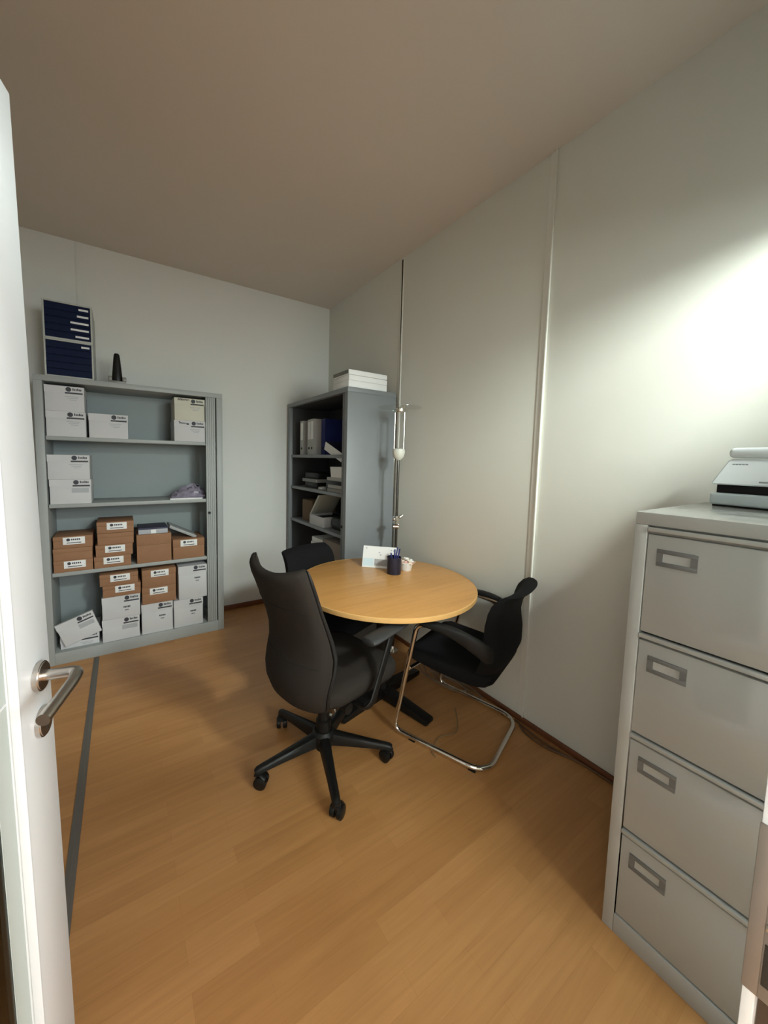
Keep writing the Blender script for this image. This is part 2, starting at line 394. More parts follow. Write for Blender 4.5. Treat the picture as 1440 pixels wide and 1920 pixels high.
# ------------------------------------------------------------------ cartons
def logo(parent, x, z, y, w, rot=0):
    """dark globe mark, a word of small blocks and a bar below; x,z = right top corner"""
    bb = BM()
    r = 0.0155
    x0 = x - w
    cyl(bb, (x0 + r, y, z - r), (x0 + r, y - 0.0006, z - r), r, 16)
    k = x0 + 2 * r + 0.006; lw = (x - k) / 6.5
    for i in range(6):
        h = 0.016 if i in (0, 3) else 0.012
        box(bb, k + i * lw, k + i * lw + lw * 0.72, y - 0.0006, y, z - r - 0.006, z - r - 0.006 + h)
    box(bb, x0 - 0.004, x, y - 0.0006, y, z - 2 * r - 0.013, z - 2 * r - 0.003)
    return obj('printed_logo', bb, print_m, parent)
def white_carton(label, x0, x1, z0, z1, d=0.25, y=-0.372, style=0, m=None, rz=0.0, group='white envelope cartons in the tambour cabinet', tilt=0.0, tall=False):
    w, h = x1 - x0, z1 - z0
    t = thing('envelope_carton', label, 'box', ((x0 + x1) / 2, y, z0), rz, group)
    t.rotation_euler[1] = tilt
    m = m or paper_m
    lid = 0.062 if tall else 0.046
    obj('carton_body', bx(-w / 2 + 0.0015, w / 2 - 0.0015, 0.002, d, 0, h - lid + 0.006, 0.0015), m, t)
    bb = BM()
    poly = [(-w / 2, h), (w / 2, h), (w / 2, h - lid)]
    for k in range(11):
        u = k / 10; poly.append((w / 2 - 0.012 - (w - 0.024) * u, h - lid - (0.010 if style else 0.004) * math.sin(math.pi * u)))
    poly.append((-w / 2, h - lid))
    prism(bb, poly, 'y', 0.0, 0.0025)
    box(bb, -w / 2, w / 2, 0.0022, d + 0.001, h - lid, h, 0.001)
    obj('lid', bb, m, t, smooth=False)
    logo(t, w / 2 - 0.008, h - 0.004, 0.0, 0.092)
    bb = BM()
    if style == 0:      # small grey lines
        for k in range(3): box(bb, 0.0 + 0.012 * k, 0.075 - 0.006 * k, 0.0012, 0.002, h - lid - 0.022 - 0.011 * k, h - lid - 0.018 - 0.011 * k)
    elif style == 1:    # grey window print
        box(bb, 0.005, w / 2 - 0.015, 0.0012, 0.002, h - lid - 0.045, h - lid - 0.012)
    else:               # dark short word and a thin line
        for k in range(5): box(bb, 0.012 + 0.009 * k, 0.019 + 0.009 * k, 0.0012, 0.002, h - lid - 0.047 - 0.002 * (k % 2), h - lid - 0.036)
        box(bb, 0.020, 0.045, 0.0012, 0.002, h - lid - 0.068, h - lid - 0.063)
    obj('printed_lines', bb, grey_print if style < 2 else print_m, t)
    return t
def brown_carton(label, x0, x1, z0, z1, sticker=0.0, d=0.26, y=-0.372, sz=None):
    w, h = x1 - x0, z1 - z0
    t = thing('cardboard_box', label, 'box', ((x0 + x1) / 2, y, z0), 0, 'brown cardboard boxes in the tambour cabinet')
    obj('box_body', bx(-w / 2, w / 2, 0.001, d, 0, h * 0.62, 0.002), brown_m, t)
    obj('lid', bx(-w / 2 - 0.001, w / 2 + 0.001, 0.0, d + 0.001, h * 0.62, h, 0.002), brown_m, t)
    if sticker is not None:
        sw, sh = 0.122, 0.050
        zt = h - 0.007 if sz is None else sz; c = sticker
        s = obj('sticker', bx(c - sw / 2, c + sw / 2, -0.0012, 0.0, zt - sh, zt, 0.0004), sheet_m, t)
        bb = BM(); cyl(bb, (c - 0.032, -0.0012, zt - 0.017), (c - 0.032, -0.0018, zt - 0.017), 0.0105, 14)
        for i in range(5): box(bb, c - 0.016 + 0.0105 * i, c - 0.0085 + 0.0105 * i, -0.0018, -0.0012, zt - 0.022, zt - 0.011)
        box(bb, c - 0.04, c + 0.04, -0.0018, -0.0012, zt - 0.041, zt - 0.036)
        obj('printed_logo', bb, print_m, s)
    return t
e = 0.0006
white_carton('white envelope carton under the cabinet top, upper of top shelf left pair', -2.290, -2.078, S1 + 0.166 + e, S1 + 0.332, style=0)
white_carton('white envelope carton on the top shelf, lower one of its left-hand pair', -2.288, -2.074, S1, S1 + 0.166, style=0)
white_carton('lone white envelope carton standing in the middle of the top shelf', -2.060, -1.828, S1, S1 + 0.166, style=0)
c = white_carton('yellowed handwritten carton, upper one at the right end of the top shelf', -1.524, -1.306, S1 + 0.160 + e, S1 + 0.330, style=0, m=paper_y)
def scribble(parent, x, z, y, pat):
    bb = BM(); p = []
    for i, (dx, dz) in enumerate(pat): p.append((x + dx, y, z + dz))
    tube(bb, smooth_path(p, 4), 0.0022, 6)
    return obj('handwriting', bb, print_m, parent)
scribble(c, -0.085, 0.150, -0.0004, [(0, 0), (.004, .014), (.01, 0), (.014, .012), (.02, .012), (.024, 0), (.03, .014), (.036, 0), (.044, .012), (.05, .002), (.058, .013), (.064, .001), (.074, .012), (.082, .002)])
c = white_carton('white carton with handwriting, lower one at right end of the top shelf', -1.528, -1.304, S1, S1 + 0.160, style=0)
scribble(c, -0.080, 0.135, -0.0004, [(0, .012), (.010, .014), (.006, 0), (.014, .010), (.018, 0), (.024, .009), (.03, 0), (.036, .008), (.042, 0), (.050, .006), (.056, -.002)])
bb = BM(); ball(bb, (0.005 - 0.02, -0.0004, 0.134), 0.007, 10, (1.4, 0.08, 1)); obj('handwriting', bb, print_m, c)
white_carton('white envelope carton on the second shelf, upper one of two', -2.292, -2.062, S2 + 0.166 + e, S2 + 0.332, style=0)
white_carton('white envelope carton on the second shelf, lower one of two', -2.286, -2.058, S2, S2 + 0.166, style=1)
hb = 0.0828
brown_carton('brown labelled box on top of the three-high stack at the left of the third shelf', -2.280, -2.063, S3 + 2 * hb + 2 * e, S3 + 3 * hb, sticker=0.005)
brown_carton('plain brown box in the middle of the three-high stack on the third shelf', -2.283, -2.067, S3 + hb + e, S3 + 2 * hb, sticker=None)
brown_carton('brown labelled box at the bottom of the three-high stack on the third shelf', -2.283, -2.066, S3, S3 + hb, sticker=0.008)
brown_carton('brown labelled box topping the four-high stack on the third shelf', -2.036, -1.812, S3 + 3 * hb + 3 * e, S3 + 4 * hb, sticker=0.008)
brown_carton('plain brown box second from top in the four-high stack on the third shelf', -2.034, -1.814, S3 + 2 * hb + 2 * e, S3 + 3 * hb, sticker=None)
brown_carton('brown labelled box third from top in the four-high stack on the third shelf', -2.047, -1.822, S3 + hb + e, S3 + 2 * hb, sticker=0.004)
brown_carton('brown labelled box at the foot of the four-high stack on the third shelf', -2.058, -1.834, S3, S3 + hb, sticker=0.004)
brown_carton('tall plain brown carton under a grey packet on the third shelf', -1.795, -1.564, S3, S3 + 0.218, sticker=None)
brown_carton('small brown labelled box at the right end of the third shelf below loose sheets', -1.552, -1.322, S3, S3 + 0.158, sticker=0.0, sz=0.150)
t = thing('paper_packet', 'flat grey and dark blue packet lying on the tall plain brown carton', 'packet', (-1.685, -0.36, S3 + 0.2186))
obj('packet_body', bx(-0.098, 0.10, 0, 0.22, 0, 0.046, 0.003), mat('grey_packet', (0.42, 0.43, 0.46), 0.6), t)
obj('dark_band', bx(-0.099, 0.101, -0.001, 0.221, 0.034, 0.0465, 0.002), mat('dark_blue_band', (0.05, 0.05, 0.09), 0.6), t)
obj('white_sticker', bx(-0.015, 0.02, -0.0016, 0.0, 0.004, 0.032), sheet_m, t)
bb = BM(); mxr = Matrix.Translation((-1.565, -0.335, S3 + 0.268)) @ Matrix.Rotation(math.radians(27), 4, 'Y')
box(bb, 0, 0.215, 0, 0.20, -0.012, 0.0, 0.001, mx=mxr); box(bb, 0.004, 0.218, 0.006, 0.19, -0.020, -0.0125, 0.001, mx=mxr)
tag(obj('loose_sheets', bb, mat('grey_sheets', (0.42, 0.43, 0.43), 0.6)), 'grey loose sheets sloping down on the box at right end of third shelf', 'papers')
# bottom shelf
white_carton('white envelope carton lying flat under the tilted carton at bottom left', -2.270, -2.045, S4, S4 + 0.090, style=0, d=0.27, y=-0.345)
white_carton('white carton tipped at an angle in the bottom left corner of the left cabinet', -2.245, -2.020, S4 + 0.062, S4 + 0.232, style=1, y=-0.374, d=0.02, tilt=-math.radians(19))
white_carton('grey-printed white carton at the foot of the second stack on bottom shelf', -2.026, -1.790, S4, S4 + 0.165, style=1)
white_carton('white carton directly below two brown boxes in second stack on bottom shelf', -2.023, -1.783, S4 + 0.165 + e, S4 + 0.331, style=2)
brown_carton('brown labelled box directly on the white cartons of second bottom-shelf stack', -2.014, -1.778, S4 + 0.331 + e, S4 + 0.417, sticker=0.018)
brown_carton('brown labelled box topping the second stack on the bottom shelf', -2.030, -1.793, S4 + 0.417 + e, S4 + 0.502, sticker=0.006)
white_carton('tall white carton below two brown boxes on the bottom shelf', -1.777, -1.562, S4, S4 + 0.232, style=2, tall=True)
brown_carton('deep brown labelled box resting on tall white carton, third bottom stack', -1.769, -1.537, S4 + 0.232 + e, S4 + 0.364, sticker=-0.004, sz=0.120)
brown_carton('deep brown labelled box topping third stack on bottom shelf', -1.767, -1.536, S4 + 0.364 + e, S4 + 0.498, sticker=0.004, sz=0.126)
white_carton('tall white carton at the foot of the right-hand stack on the bottom shelf', -1.555, -1.338, S4, S4 + 0.222, style=2, tall=True)
white_carton('tall white carton upper in the right-hand stack on the bottom shelf', -1.518, -1.305, S4 + 0.222 + e, S4 + 0.492, style=2, tall=True)
# crumpled film on the second shelf
bb = BM()
rings = []
rnd = random.Random(3)
n = 22
for j in range(9):
    u = j / 8; rr = math.cos(u * math.pi / 2) ** 0.6 if j < 8 else 0.05
    rings.append([(-1.425 + 0.045 * u + 0.125 * rr * math.cos(k * 2 * math.pi / n) * (1 + rnd.uniform(-.22, .22)), -0.26 + 0.085 * rr * math.sin(k * 2 * math.pi / n) * (1 + rnd.uniform(-.2, .2)), S2 + 0.002 + (0.10 * u * (1 + rnd.uniform(-.25, .25)) if j else 0)) for k in range(n)])
loft(bb, rings)
tag(obj('plastic_bag', bb, purple_m, ang=15), 'crumpled lilac grey plastic bag at the right end of the second shelf', 'bag')
tag(obj('paper_sheet', bx(-1.565, -1.33, -0.368, -0.352, S2 + 0.0005, S2 + 0.012, 0.001), sheet_m), 'white paper bundle at the front edge of the second shelf by the plastic bag', 'papers')

# ------------------------------------------------------------------ things on top of the left cabinet
def drawer_unit(label, z, marks):
    t = thing('desktop_drawer_unit', label, 'drawer unit', (-2.150, -0.372, z), 0, 'stacked navy desktop drawer units')
    w, h, d = 0.262, 0.242, 0.33
    b = BM(); s = 0.010
    box(b, -w / 2, -w / 2 + s, 0, d, 0, h, 0.002); box(b, w / 2 - s, w / 2, 0, d, 0, h, 0.002)
    box(b, -w / 2 + s, w / 2 - s, 0, d, 0, s, 0.001); box(b, -w / 2 + s, w / 2 - s, 0, d, h - s, h, 0.001)
    box(b, -w / 2 + s, w / 2 - s, d - 0.01, d, s, h - s)
    obj('housing', b, unit_m, t)
    dh = (h - 2 * s) / 5
    for k in range(5):
        b = BM(); z0 = s + dh * k
        box(b, -w / 2 + s + 0.0008, w / 2 - s - 0.0008, 0.003, 0.30, z0 + 0.0007, z0 + dh - 0.0007, 0.001); box(b, -w / 2 + s + 0.003, w / 2 - s - 0.003, 0.001, 0.0032, z0 + dh - 0.006, z0 + dh - 0.002, 0.0008)
        dr = obj('drawer', b, blue_m, t, smooth=False)
        if marks[4 - k]:
            obj('label_strip', bx(w / 2 - s - 0.010 - marks[4 - k], w / 2 - s - 0.010, 0.0015, 0.003, z0 + dh - 0.029, z0 + dh - 0.017), sheet_m, dr)
    return t
drawer_unit('lower navy drawer unit in a grey housing with a single white label strip', H1, [0.045, 0, 0, 0, 0])
drawer_unit('upper navy drawer unit of the stack, with five white label strips', H1 + 0.2425, [0.052, 0.062, 0.098, 0.098, 0.074])
t = thing('cordless_phone', 'black cordless handset standing in its grey charging cradle on the left cabinet', 'phone', (-1.885, -0.345, H1))
b = BM(); box(b, -0.054, 0.054, -0.03, 0.05, 0, 0.016, 0.004); box(b, -0.054, -0.03, -0.03, 0.05, 0.014, 0.045, 0.005); box(b, 0.03, 0.054, -0.03, 0.05, 0.014, 0.045, 0.005); box(b, -0.034, 0.034, 0.03, 0.05, 0.014, 0.05, 0.005)
obj('charging_cradle', b, mat('smoky_grey_plastic', (0.22, 0.21, 0.19), 0.3), t)
b = BM()
loft(b, [[(wx * math.cos(a) , 0.006 + zz * 0.06 + wy * math.sin(a), zz) for a in [k * math.pi / 10 for k in range(20)]] for zz, wx, wy in ((0.0175, .030, .018), (.03, .033, .020), (.09, .028, .017), (.16, .022, .014), (.20, .018, .012), (.212, .012, .008))])
obj('handset', b, black_pl, t)

# white stationery boxes on the right cabinet
for k, (dx, dy, hh, col) in enumerate(((0, 0, .050, sheet_m), (.004, .003, .038, sheet_m), (-.002, -.004, .036, sheet_m))):
    zz = H2 + sum((.050, .038, .036)[:k]) + k * 0.0006
    tname = ('lowest', 'middle', 'topmost')[k]
    t = thing('paper_ream', '%s white paper pack of the pile on top of the corner cabinet' % tname, 'paper', (-0.283 + dx, -1.045 + dy, zz), 0, 'white paper packs on the corner cabinet')
    obj('pack', bx(-0.175, 0.175, -0.118, 0.118, 0, hh, 0.004), sheet_m, t)
    if k == 2: obj('grey_end', bx(-0.1765, -0.1748, -0.112, 0.112, 0.006, hh - 0.003), mat('grey_end_board', (0.20, 0.20, 0.18), 0.7), t)

# ------------------------------------------------------------------ contents of the right cabinet
def binder(label, y0, x0=-0.42, m=binder_m, tab=True, hole=0.06, loc=None, tilt=0.0, z=T1, full=False):
    t = thing('ring_binder', label, 'binder', (x0, y0, z) if loc is None else loc, 0, 'lever arch binders in the corner cabinet')
    t.rotation_euler[0] = tilt
    b = BM(); w, h, d = 0.072, 0.318, 0.285
    box(b, 0, 0.003, 0, w, 0, h, 0.001); box(b, 0, d, 0, 0.003, 0, h, 0.001); box(b, 0, d, w - 0.003, w, 0, h, 0.001)
    obj('cover', b, m, t)
    obj('paper_block', bx(0.012, d - 0.012, 0.006, w * 0.72, 0.008, h - 0.012), sheet_m, t)
    if tab: obj('spine_label', bx(-0.001, 0.0, 0.002 if full else 0.012, w - (0.002 if full else 0.012), 0.01 if full else 0.14, h - (0.004 if full else 0.02)), sheet_m, t)
    b = BM(); tube(b, [(-0.0015, w / 2 + 0.010 * math.cos(a), hole + 0.010 * math.sin(a)) for a in [k * math.pi / 8 for k in range(16)]], 0.002, 6, closed=True); cyl(b, (0.0, w / 2, hole), (-0.0012, w / 2, hole), 0.009, 14)
    obj('finger_ring', b, dark_m, t)
    return t
binder('grey binder set furthest back on the top shelf of the corner cabinet', -0.300)
binder('grey binder second from the far end on the corner cabinet top shelf', -0.462)
binder('grey binder third from the far end on the corner cabinet top shelf', -0.540, x0=-0.43)
binder('upright navy blue binder on the top shelf of the corner cabinet', -0.622, x0=-0.36, m=bluebind_m, tab=False)
binder('fallen binder with white spine leaning down against the navy one', 0, m=mat('dark_blue_binder_card', (0.012, 0.015, 0.05), 0.5), tab=True, full=True, loc=(-0.425, -1.055, T1 + 0.004), tilt=-math.radians(70))
# second shelf clutter
def simple(name, label, cat, bmx, m, group=None, **k): return tag(obj(name, bmx, m, None, **k), label, cat, group)
z = T2
simple('document_tray', 'black document tray, lower of two stacked on the second shelf of the corner cabinet', 'tray', bx(-0.40, -0.10, -0.56, -0.30, z, z + 0.055, 0.006), black_pl, 'black trays in the corner cabinet')
simple('paper_stack', 'grey papers sticking out between the black trays in the corner cabinet', 'papers', bx(-0.43, -0.12, -0.60, -0.31, z + 0.0555, z + 0.085, 0.003), greybox_m)
simple('document_tray', 'black document tray topping the tray stack in the corner cabinet', 'tray', bx(-0.40, -0.11, -0.58, -0.30, z + 0.0856, z + 0.14, 0.008), black_pl, 'black trays in the corner cabinet')
b = BM(); lathe(b, [(0.03, 0), (0.035, 0.004), (0.035, 0.022), (0.02, 0.026)], 20, (-0.40, -0.66, z)); box(b, -0.42, -0.30, -0.72, -0.69, z, z + 0.03, 0.008)
simple('tape_dispenser', 'small grey tape dispenser in the second shelf clutter of the corner cabinet', 'tape dispenser', b, unit_m)
simple('hole_punch', 'black and silver hole punch lying in the second shelf clutter', 'hole punch', bx(-0.41, -0.22, -0.80, -0.735, z, z + 0.06, 0.012), black_pl)
for k in range(4):
    a = (-0.44 + 0.01 * (k % 2), -0.16, -1.08 + 0.012 * (k % 3), -0.82 + 0.008 * k)
    simple('paper_stack', 'layer %s of the papers under the small white box in the corner cabinet' % ('one (lowest)', 'two', 'three', 'four (topmost)')[k], 'papers', bx(*a, z + 0.03 * k, z + 0.0294 + 0.03 * k, 0.003), (greybox_m, binder_m, black_pl, binder_m)[k], 'papers under the small white box')
b = BM(); prism(b, [(-1.035, z + 0.1206), (-0.865, z + 0.1206), (-0.85, z + 0.205), (-1.05, z + 0.205)], 'x', -0.43, -0.30, 0.002)
simple('white_box', 'small flared white box on the pile of papers in the corner cabinet', 'box', b, sheet_m)
# third shelf
z = T3
t = thing('storage_box', 'open cream storage box with raised lid on the third shelf of the corner cabinet', 'box', (-0.435, -0.745, z))
b = BM(); s = 0.004; w, d, hh = 0.26, 0.24, 0.088
box(b, 0, d, 0, w, 0, s); box(b, 0, s, 0, w, s, hh, 0.001); box(b, d - s, d, 0, w, s, hh, 0.001); box(b, s, d - s, 0, s, s, hh, 0.001); box(b, s, d - s, w - s, w, s, hh, 0.001)
obj('box_body', b, paper_m, t)
b = BM(); box(b, 0, d, -0.004, 0, 0, 0.25, 0.001, mx=Matrix.Translation((0, w, hh)) @ Matrix.Rotation(math.radians(42), 4, 'X'))
box(b, 0, 0.004, -0.02, 0, 0, 0.25, 0.001, mx=Matrix.Translation((0, w, hh)) @ Matrix.Rotation(math.radians(42), 4, 'X'))
obj('lid', b, cream_box, t)
obj('contents', bx(0.01, d - 0.01, 0.01, w - 0.01, s + 0.0005, hh - 0.02, 0.004), black_pl, t)
simple('cardboard_box', 'brown box at the far end of the third shelf of the corner cabinet', 'box', bx(-0.40, -0.15, -0.47, -0.25, z, z + 0.20, 0.004), mat('dark_kraft', (0.14, 0.085, 0.045), 0.8))
simple('dark_bag', 'dark crumpled bag beside the open storage box in the corner cabinet', 'bag', bx(-0.40, -0.18, -1.05, -0.80, z, z + 0.11, 0.04, seg=4), black_pl)
# fourth shelf
z = T4
simple('cardboard_box', 'grey brown carton on the lower shelf of the corner cabinet beside white papers', 'box', bx(-0.43, -0.12, -1.07, -0.74, z, z + 0.295, 0.004), mat('grey_kraft', (0.26, 0.22, 0.19), 0.8))
b = BM()
for k in range(6): box(b, -0.43 + 0.006 * (k % 3), -0.15, -0.72 + 0.01 * (k % 2), -0.46 - 0.008 * k, z + 0.045 * k, z + 0.0445 + 0.045 * k, 0.006)
simple('paper_stack', 'rumpled white papers piled on the lower shelf of the corner cabinet', 'papers', b, sheet_m)

# ------------------------------------------------------------------ round table
TC = (-0.554, -1.786); TR = 0.527; TZ = 0.73
t = thing('round_table', 'round beech meeting table on a black pedestal with cross feet', 'table', (*TC, 0), 0)
b = BM(); lathe(b, [(TR - 0.004, TZ - 0.0235), (TR - 0.003, TZ - 0.0008), (TR - 0.006, TZ)], 96); obj('table_top', b, table_m, t)
b = BM()
rings = []
for k in range(96):
    a = k * 2 * math.pi / 96; c_, s_ = math.cos(a), math.sin(a)
    rings.append([((TR + dr) * c_, (TR + dr) * s_, TZ + dz) for dr, dz in ((-0.004, -0.025), (0.0, -0.0235), (0.001, -0.012), (0.0, -0.002), (-0.0035, 0.0003), (-0.0045, -0.002), (-0.0045, -0.024))])
rings.append(rings[0]); loft(b, rings, cap=False)
obj('edge_band', b, edge_m, t)
b = BM(); lathe(b, [(0.045, 0.05), (0.045, TZ - 0.04), (0.05, TZ - 0.038)], 28); obj('column', b, black_pl, t)
for k in range(4):
    a = math.radians(12 + 90 * k); ca, sa = math.cos(a), math.sin(a)
    b = BM(); mx = Matrix.Rotation(a, 4, 'Z')
    prism(b, [(0.0, 0.012), (0.345, 0.012), (0.352, 0.03), (0.345, 0.042), (0.03, 0.075), (0.0, 0.075)], 'y', -0.033, 0.033, 0.004, mx=mx)
    cyl(b, (0.32 * ca, 0.32 * sa, 0.0), (0.32 * ca, 0.32 * sa, 0.014), 0.018)
    obj('foot', b, black_pl, t)
    b = BM(); box(b, 0, 0.33, -0.022, 0.022, TZ - 0.05, TZ - 0.0245, 0.003, mx=mx); obj('support_arm', b, black_pl, t)

# things on the table
t = thing('desk_calendar', 'white tent desk calendar with blue and grey print on the round table', 'calendar', (-0.432, -1.560, TZ), math.radians(-45))
mxf = Matrix.Rotation(math.radians(-20), 4, 'X'); mxb = Matrix.Translation((0, 0.098, 0)) @ Matrix.Rotation(math.radians(20), 4, 'X')
b = BM(); box(b, -0.118, 0.118, -0.001, 0.001, 0.001, 0.145, mx=mxf); obj('front_card', b, sheet_m, t)
b = BM(); box(b, -0.118, 0.118, -0.001, 0.001, 0.001, 0.145, mx=mxb); obj('rear_card', b, sheet_m, t)
b = BM(); box(b, -0.112, -0.042, -0.0018, -0.001, 0.012, 0.062, mx=mxf); obj('blue_print', b, mat('pale_blue_print', (0.62, 0.74, 0.80), 0.6), t)
b = BM(); box(b, -0.036, 0.105, -0.0018, -0.001, 0.016, 0.060, mx=mxf)
obj('grey_print', b, mat('calendar_grey_print', (0.38, 0.38, 0.39), 0.6, noise=0.3, nscale=90), t)
for (px, pz) in ((-0.1, 0.125), (0.07, 0.12), (0.085, 0.118), (0.0, 0.085), (-0.01, 0.10)):
    b = BM(); box(b, px, px + 0.008, -0.0018, -0.001, pz, pz + 0.008, mx=mxf); obj('printed_dot', b, grey_print, t)

t = thing('pen_cup', 'dark mesh pen cup holding blue pens in front of the desk calendar', 'pen cup', (-0.413, -1.692, TZ))
b = BM(); lathe(b, [(0.044, 0), (0.045, 0.004), (0.045, 0.102), (0.047, 0.104), (0.047, 0.108), (0.043, 0.108), (0.042, 0.01)], 32); obj('cup', b, mesh_m, t)
for (bx0, by0, tx, ty, hh) in ((0.0, 0.0, 0.045, 0.012, 0.150), (0.01, -0.01, 0.060, -0.002, 0.140), (0.0, 0.01, 0.03, 0.03, 0.135), (-0.01, 0, -0.03, 0.01, 0.12)):
    p = thing('pen', 'blue pen leaning in the dark mesh cup on the round table', 'pen', (-0.413, -1.692, TZ + 0.014), 0, 'blue pens in the mesh cup')
    b = BM(); cyl(b, (bx0 * 0.5, by0 * 0.5, 0), (tx * 0.72, ty * 0.72, hh), 0.0045, 10); obj('barrel', b, pen_m, p)
    b = BM(); q = Vector((tx * 0.72, ty * 0.72, hh)); cyl(b, q * 0.70 + Vector((0.005, 0, 0)), q + Vector((0.005, 0, -0.004)), 0.0022, 8); obj('clip', b, steel_m, p)

t = thing('sweet_cup', 'small white cup of wrapped sweets on the round table by the pens', 'cup', (-0.296, -1.672, TZ))
b = BM(); lathe(b, [(0.034, 0), (0.036, 0.003), (0.046, 0.058), (0.044, 0.058), (0.035, 0.006)], 28); obj('cup', b, sheet_m, t)
rnd = random.Random(5)
for k in range(22):
    a = rnd.uniform(0, 2 * math.pi); r = 0.036 * math.sqrt(rnd.random()) * 1.15
    x, y, zz = -0.296 + r * math.cos(a), -1.672 + r * math.sin(a), TZ + 0.052 + rnd.uniform(0, 0.03) * (1.1 - r / 0.05)
    p = thing('wrapped_sweet', 'wrapped sweet heaped in the small white cup on the round table', 'sweet', (x, y, zz), rnd.uniform(0, 6), 'wrapped sweets in the cup')
    m = (pink_m, cream_m, sheet_m, cream_m)[k % 4]
    b = BM(); ball(b, (0, 0, 0), 0.011, 10, (1.3, 0.9, 0.8)); prism(b, [(0.012, -0.002), (0.024, -0.010), (0.025, 0.008)], 'z', -0.001, 0.001); prism(b, [(-0.012, -0.002), (-0.024, 0.010), (-0.025, -0.008)], 'z', -0.001, 0.001)
    obj('wrapper', b, m, p)

# ------------------------------------------------------------------ office swivel chair (local +Y = forward)
CH = (-1.080, -2.012); RZ = -math.radians(76.4)
ch = thing('office_chair', 'charcoal high-back swivel office chair on a five-star castor base', 'chair', (*CH, 0), RZ)
PROF = [  # z, half width, y of the rear surface centre, thickness
    (0.382, 0.150, -0.200, 0.035), (0.390, 0.168, -0.217, 0.055), (0.415, 0.186, -0.238, 0.068), (0.458, 0.200, -0.252, 0.074), (0.512, 0.210, -0.252, 0.078), (0.570, 0.216, -0.240, 0.080),
    (0.63, 0.213, -0.229, 0.078), (0.695, 0.204, -0.236, 0.072), (0.765, 0.200, -0.256, 0.064), (0.84, 0.200, -0.284, 0.058), (0.91, 0.202, -0.313, 0.054), (0.950, 0.202, -0.332, 0.052), (0.972, 0.199, -0.339, 0.048), (0.986, 0.193, -0.338, 0.038), (0.994, 0.184, -0.332, 0.024), (0.997, 0.174, -0.325, 0.008)]
def back_ring(z, hw, y, th, f0, f1, curve=0.055, nseg=14, inset=0.0):
    """closed ring between fractions f0..f1 of the thickness (0 = rear face)"""
    hw -= inset; pr = []; pf = []
    for k in range(nseg + 1):
        u = -1 + 2 * k / nseg; x = hw * u
        yc = y + curve * (abs(u) ** 2.2)
        q_ = min(1.0, max(0.0, (z - 0.80) / 0.19)); zz = z + 0.034 * (u * u) * q_ * q_
        edge = max(0.0, (abs(u) - 0.82) / 0.18)
        pr.append((x, yc + th * f0 + 0.22 * th * (0.5 if f0 > 0 else 1.0) * edge ** 2, zz)); pf.append((x, yc + th * f1 - 0.22 * th * (0.5 if f1 < 1 else 1.0) * edge ** 2, zz))
    return pr + pf[::-1]
b = BM(); loft(b, [back_ring(*p, 0.0, 0.52) for p in PROF], cap='strip'); bk = obj('backrest', b, char_fab, ch, ang=50)
b = BM(); loft(b, [back_ring(*p, 0.48, 1.0, inset=0.005) for p in PROF[1:]], cap='strip'); obj('back_cushion', b, char_fab, ch, ang=50)
b = BM()
edge = []
for p in PROF[1:-1]: 
    rg = back_ring(*p, 0.40, 0.52); edge.append(Vector(rg[14]))
edgeL = [Vector((-v.x, v.y, v.z)) for v in edge]
pip = mat('black_piping', (0.008, 0.007, 0.007), 0.6)
pr_ = lambda n_: [0.007 * min(1.0, (n_ - i) / 14 + 0.15) for i in range(n_)]
pa = smooth_path([v + Vector((-0.001, 0.004, 0)) for v in edge], 4); tube(b, pa, pr_(len(pa)), 8); obj('edge_piping', b, pip, bk)
b = BM(); pa = smooth_path([v + Vector((0.001, 0.004, 0)) for v in edgeL], 4); tube(b, pa, pr_(len(pa)), 8); obj('edge_piping', b, pip, bk)
for zz in (0.60, 0.845):
    # thin seam line following the rear face
    b = BM(); pts = []
    for i in range(len(PROF) - 1):
        if PROF[i][0] <= zz <= PROF[i + 1][0]:
            q = (zz - PROF[i][0]) / (PROF[i + 1][0] - PROF[i][0]); pp = [PROF[i][k] * (1 - q) + PROF[i + 1][k] * q for k in range(4)]
    rg = back_ring(*pp, 0.0, 0.4); pts = [(x, y - 0.0005, z) for x, y, z in rg[1:14]]
    tube(b, pts, 0.0017, 6)
    obj('seam', b, mat('dark_seam', (0.008, 0.007, 0.006), 0.9), bk)
# seat
def rrect(hx_, hy_, r, cx=0, cy=0, z=0, n=6):
    out = []
    for sx, sy, a0 in ((1, 1, 0), (-1, 1, 90), (-1, -1, 180), (1, -1, 270)):
        for k in range(n + 1):
            a = math.radians(a0 + 90 * k / n); out.append((cx + sx * (hx_ - r) + r * math.cos(a), cy + sy * (hy_ - r) + r * math.sin(a), z))
    return out
def seat_ring(f, z, r=0.09):
    base = rrect(0.235, 0.235, r, 0, 0.070, z)
    return [(x * f * (0.90 + 0.10 * (y + 0.165) / 0.47), 0.070 + (y - 0.070) * f, z_) for x, y, z_ in base]
b = BM(); loft(b, [seat_ring(0.86, 0.400), seat_ring(0.98, 0.407), seat_ring(1.02, 0.43), seat_ring(1.02, 0.458), seat_ring(0.97, 0.478), seat_ring(0.80, 0.488), seat_ring(0.4, 0.490)])
obj('seat', b, char_fab, ch, ang=60)
b = BM(); box(b, -0.09, 0.09, -0.12, 0.14, 0.345, 0.404, 0.012); box(b, -0.045, 0.045, -0.20, -0.05, 0.375, 0.44, 0.01); cyl(b, (0.09, -0.03, 0.365), (0.175, -0.03, 0.365), 0.006); cyl(b, (-0.09, 0.02, 0.365), (-0.17, 0.02, 0.365), 0.006)
mech = obj('tilt_mechanism', b, black_pl, ch)
b = BM(); cyl(b, (0.165, -0.03, 0.365), (0.20, -0.03, 0.365), 0.024); obj('adjust_knob', b, black_pl, mech)
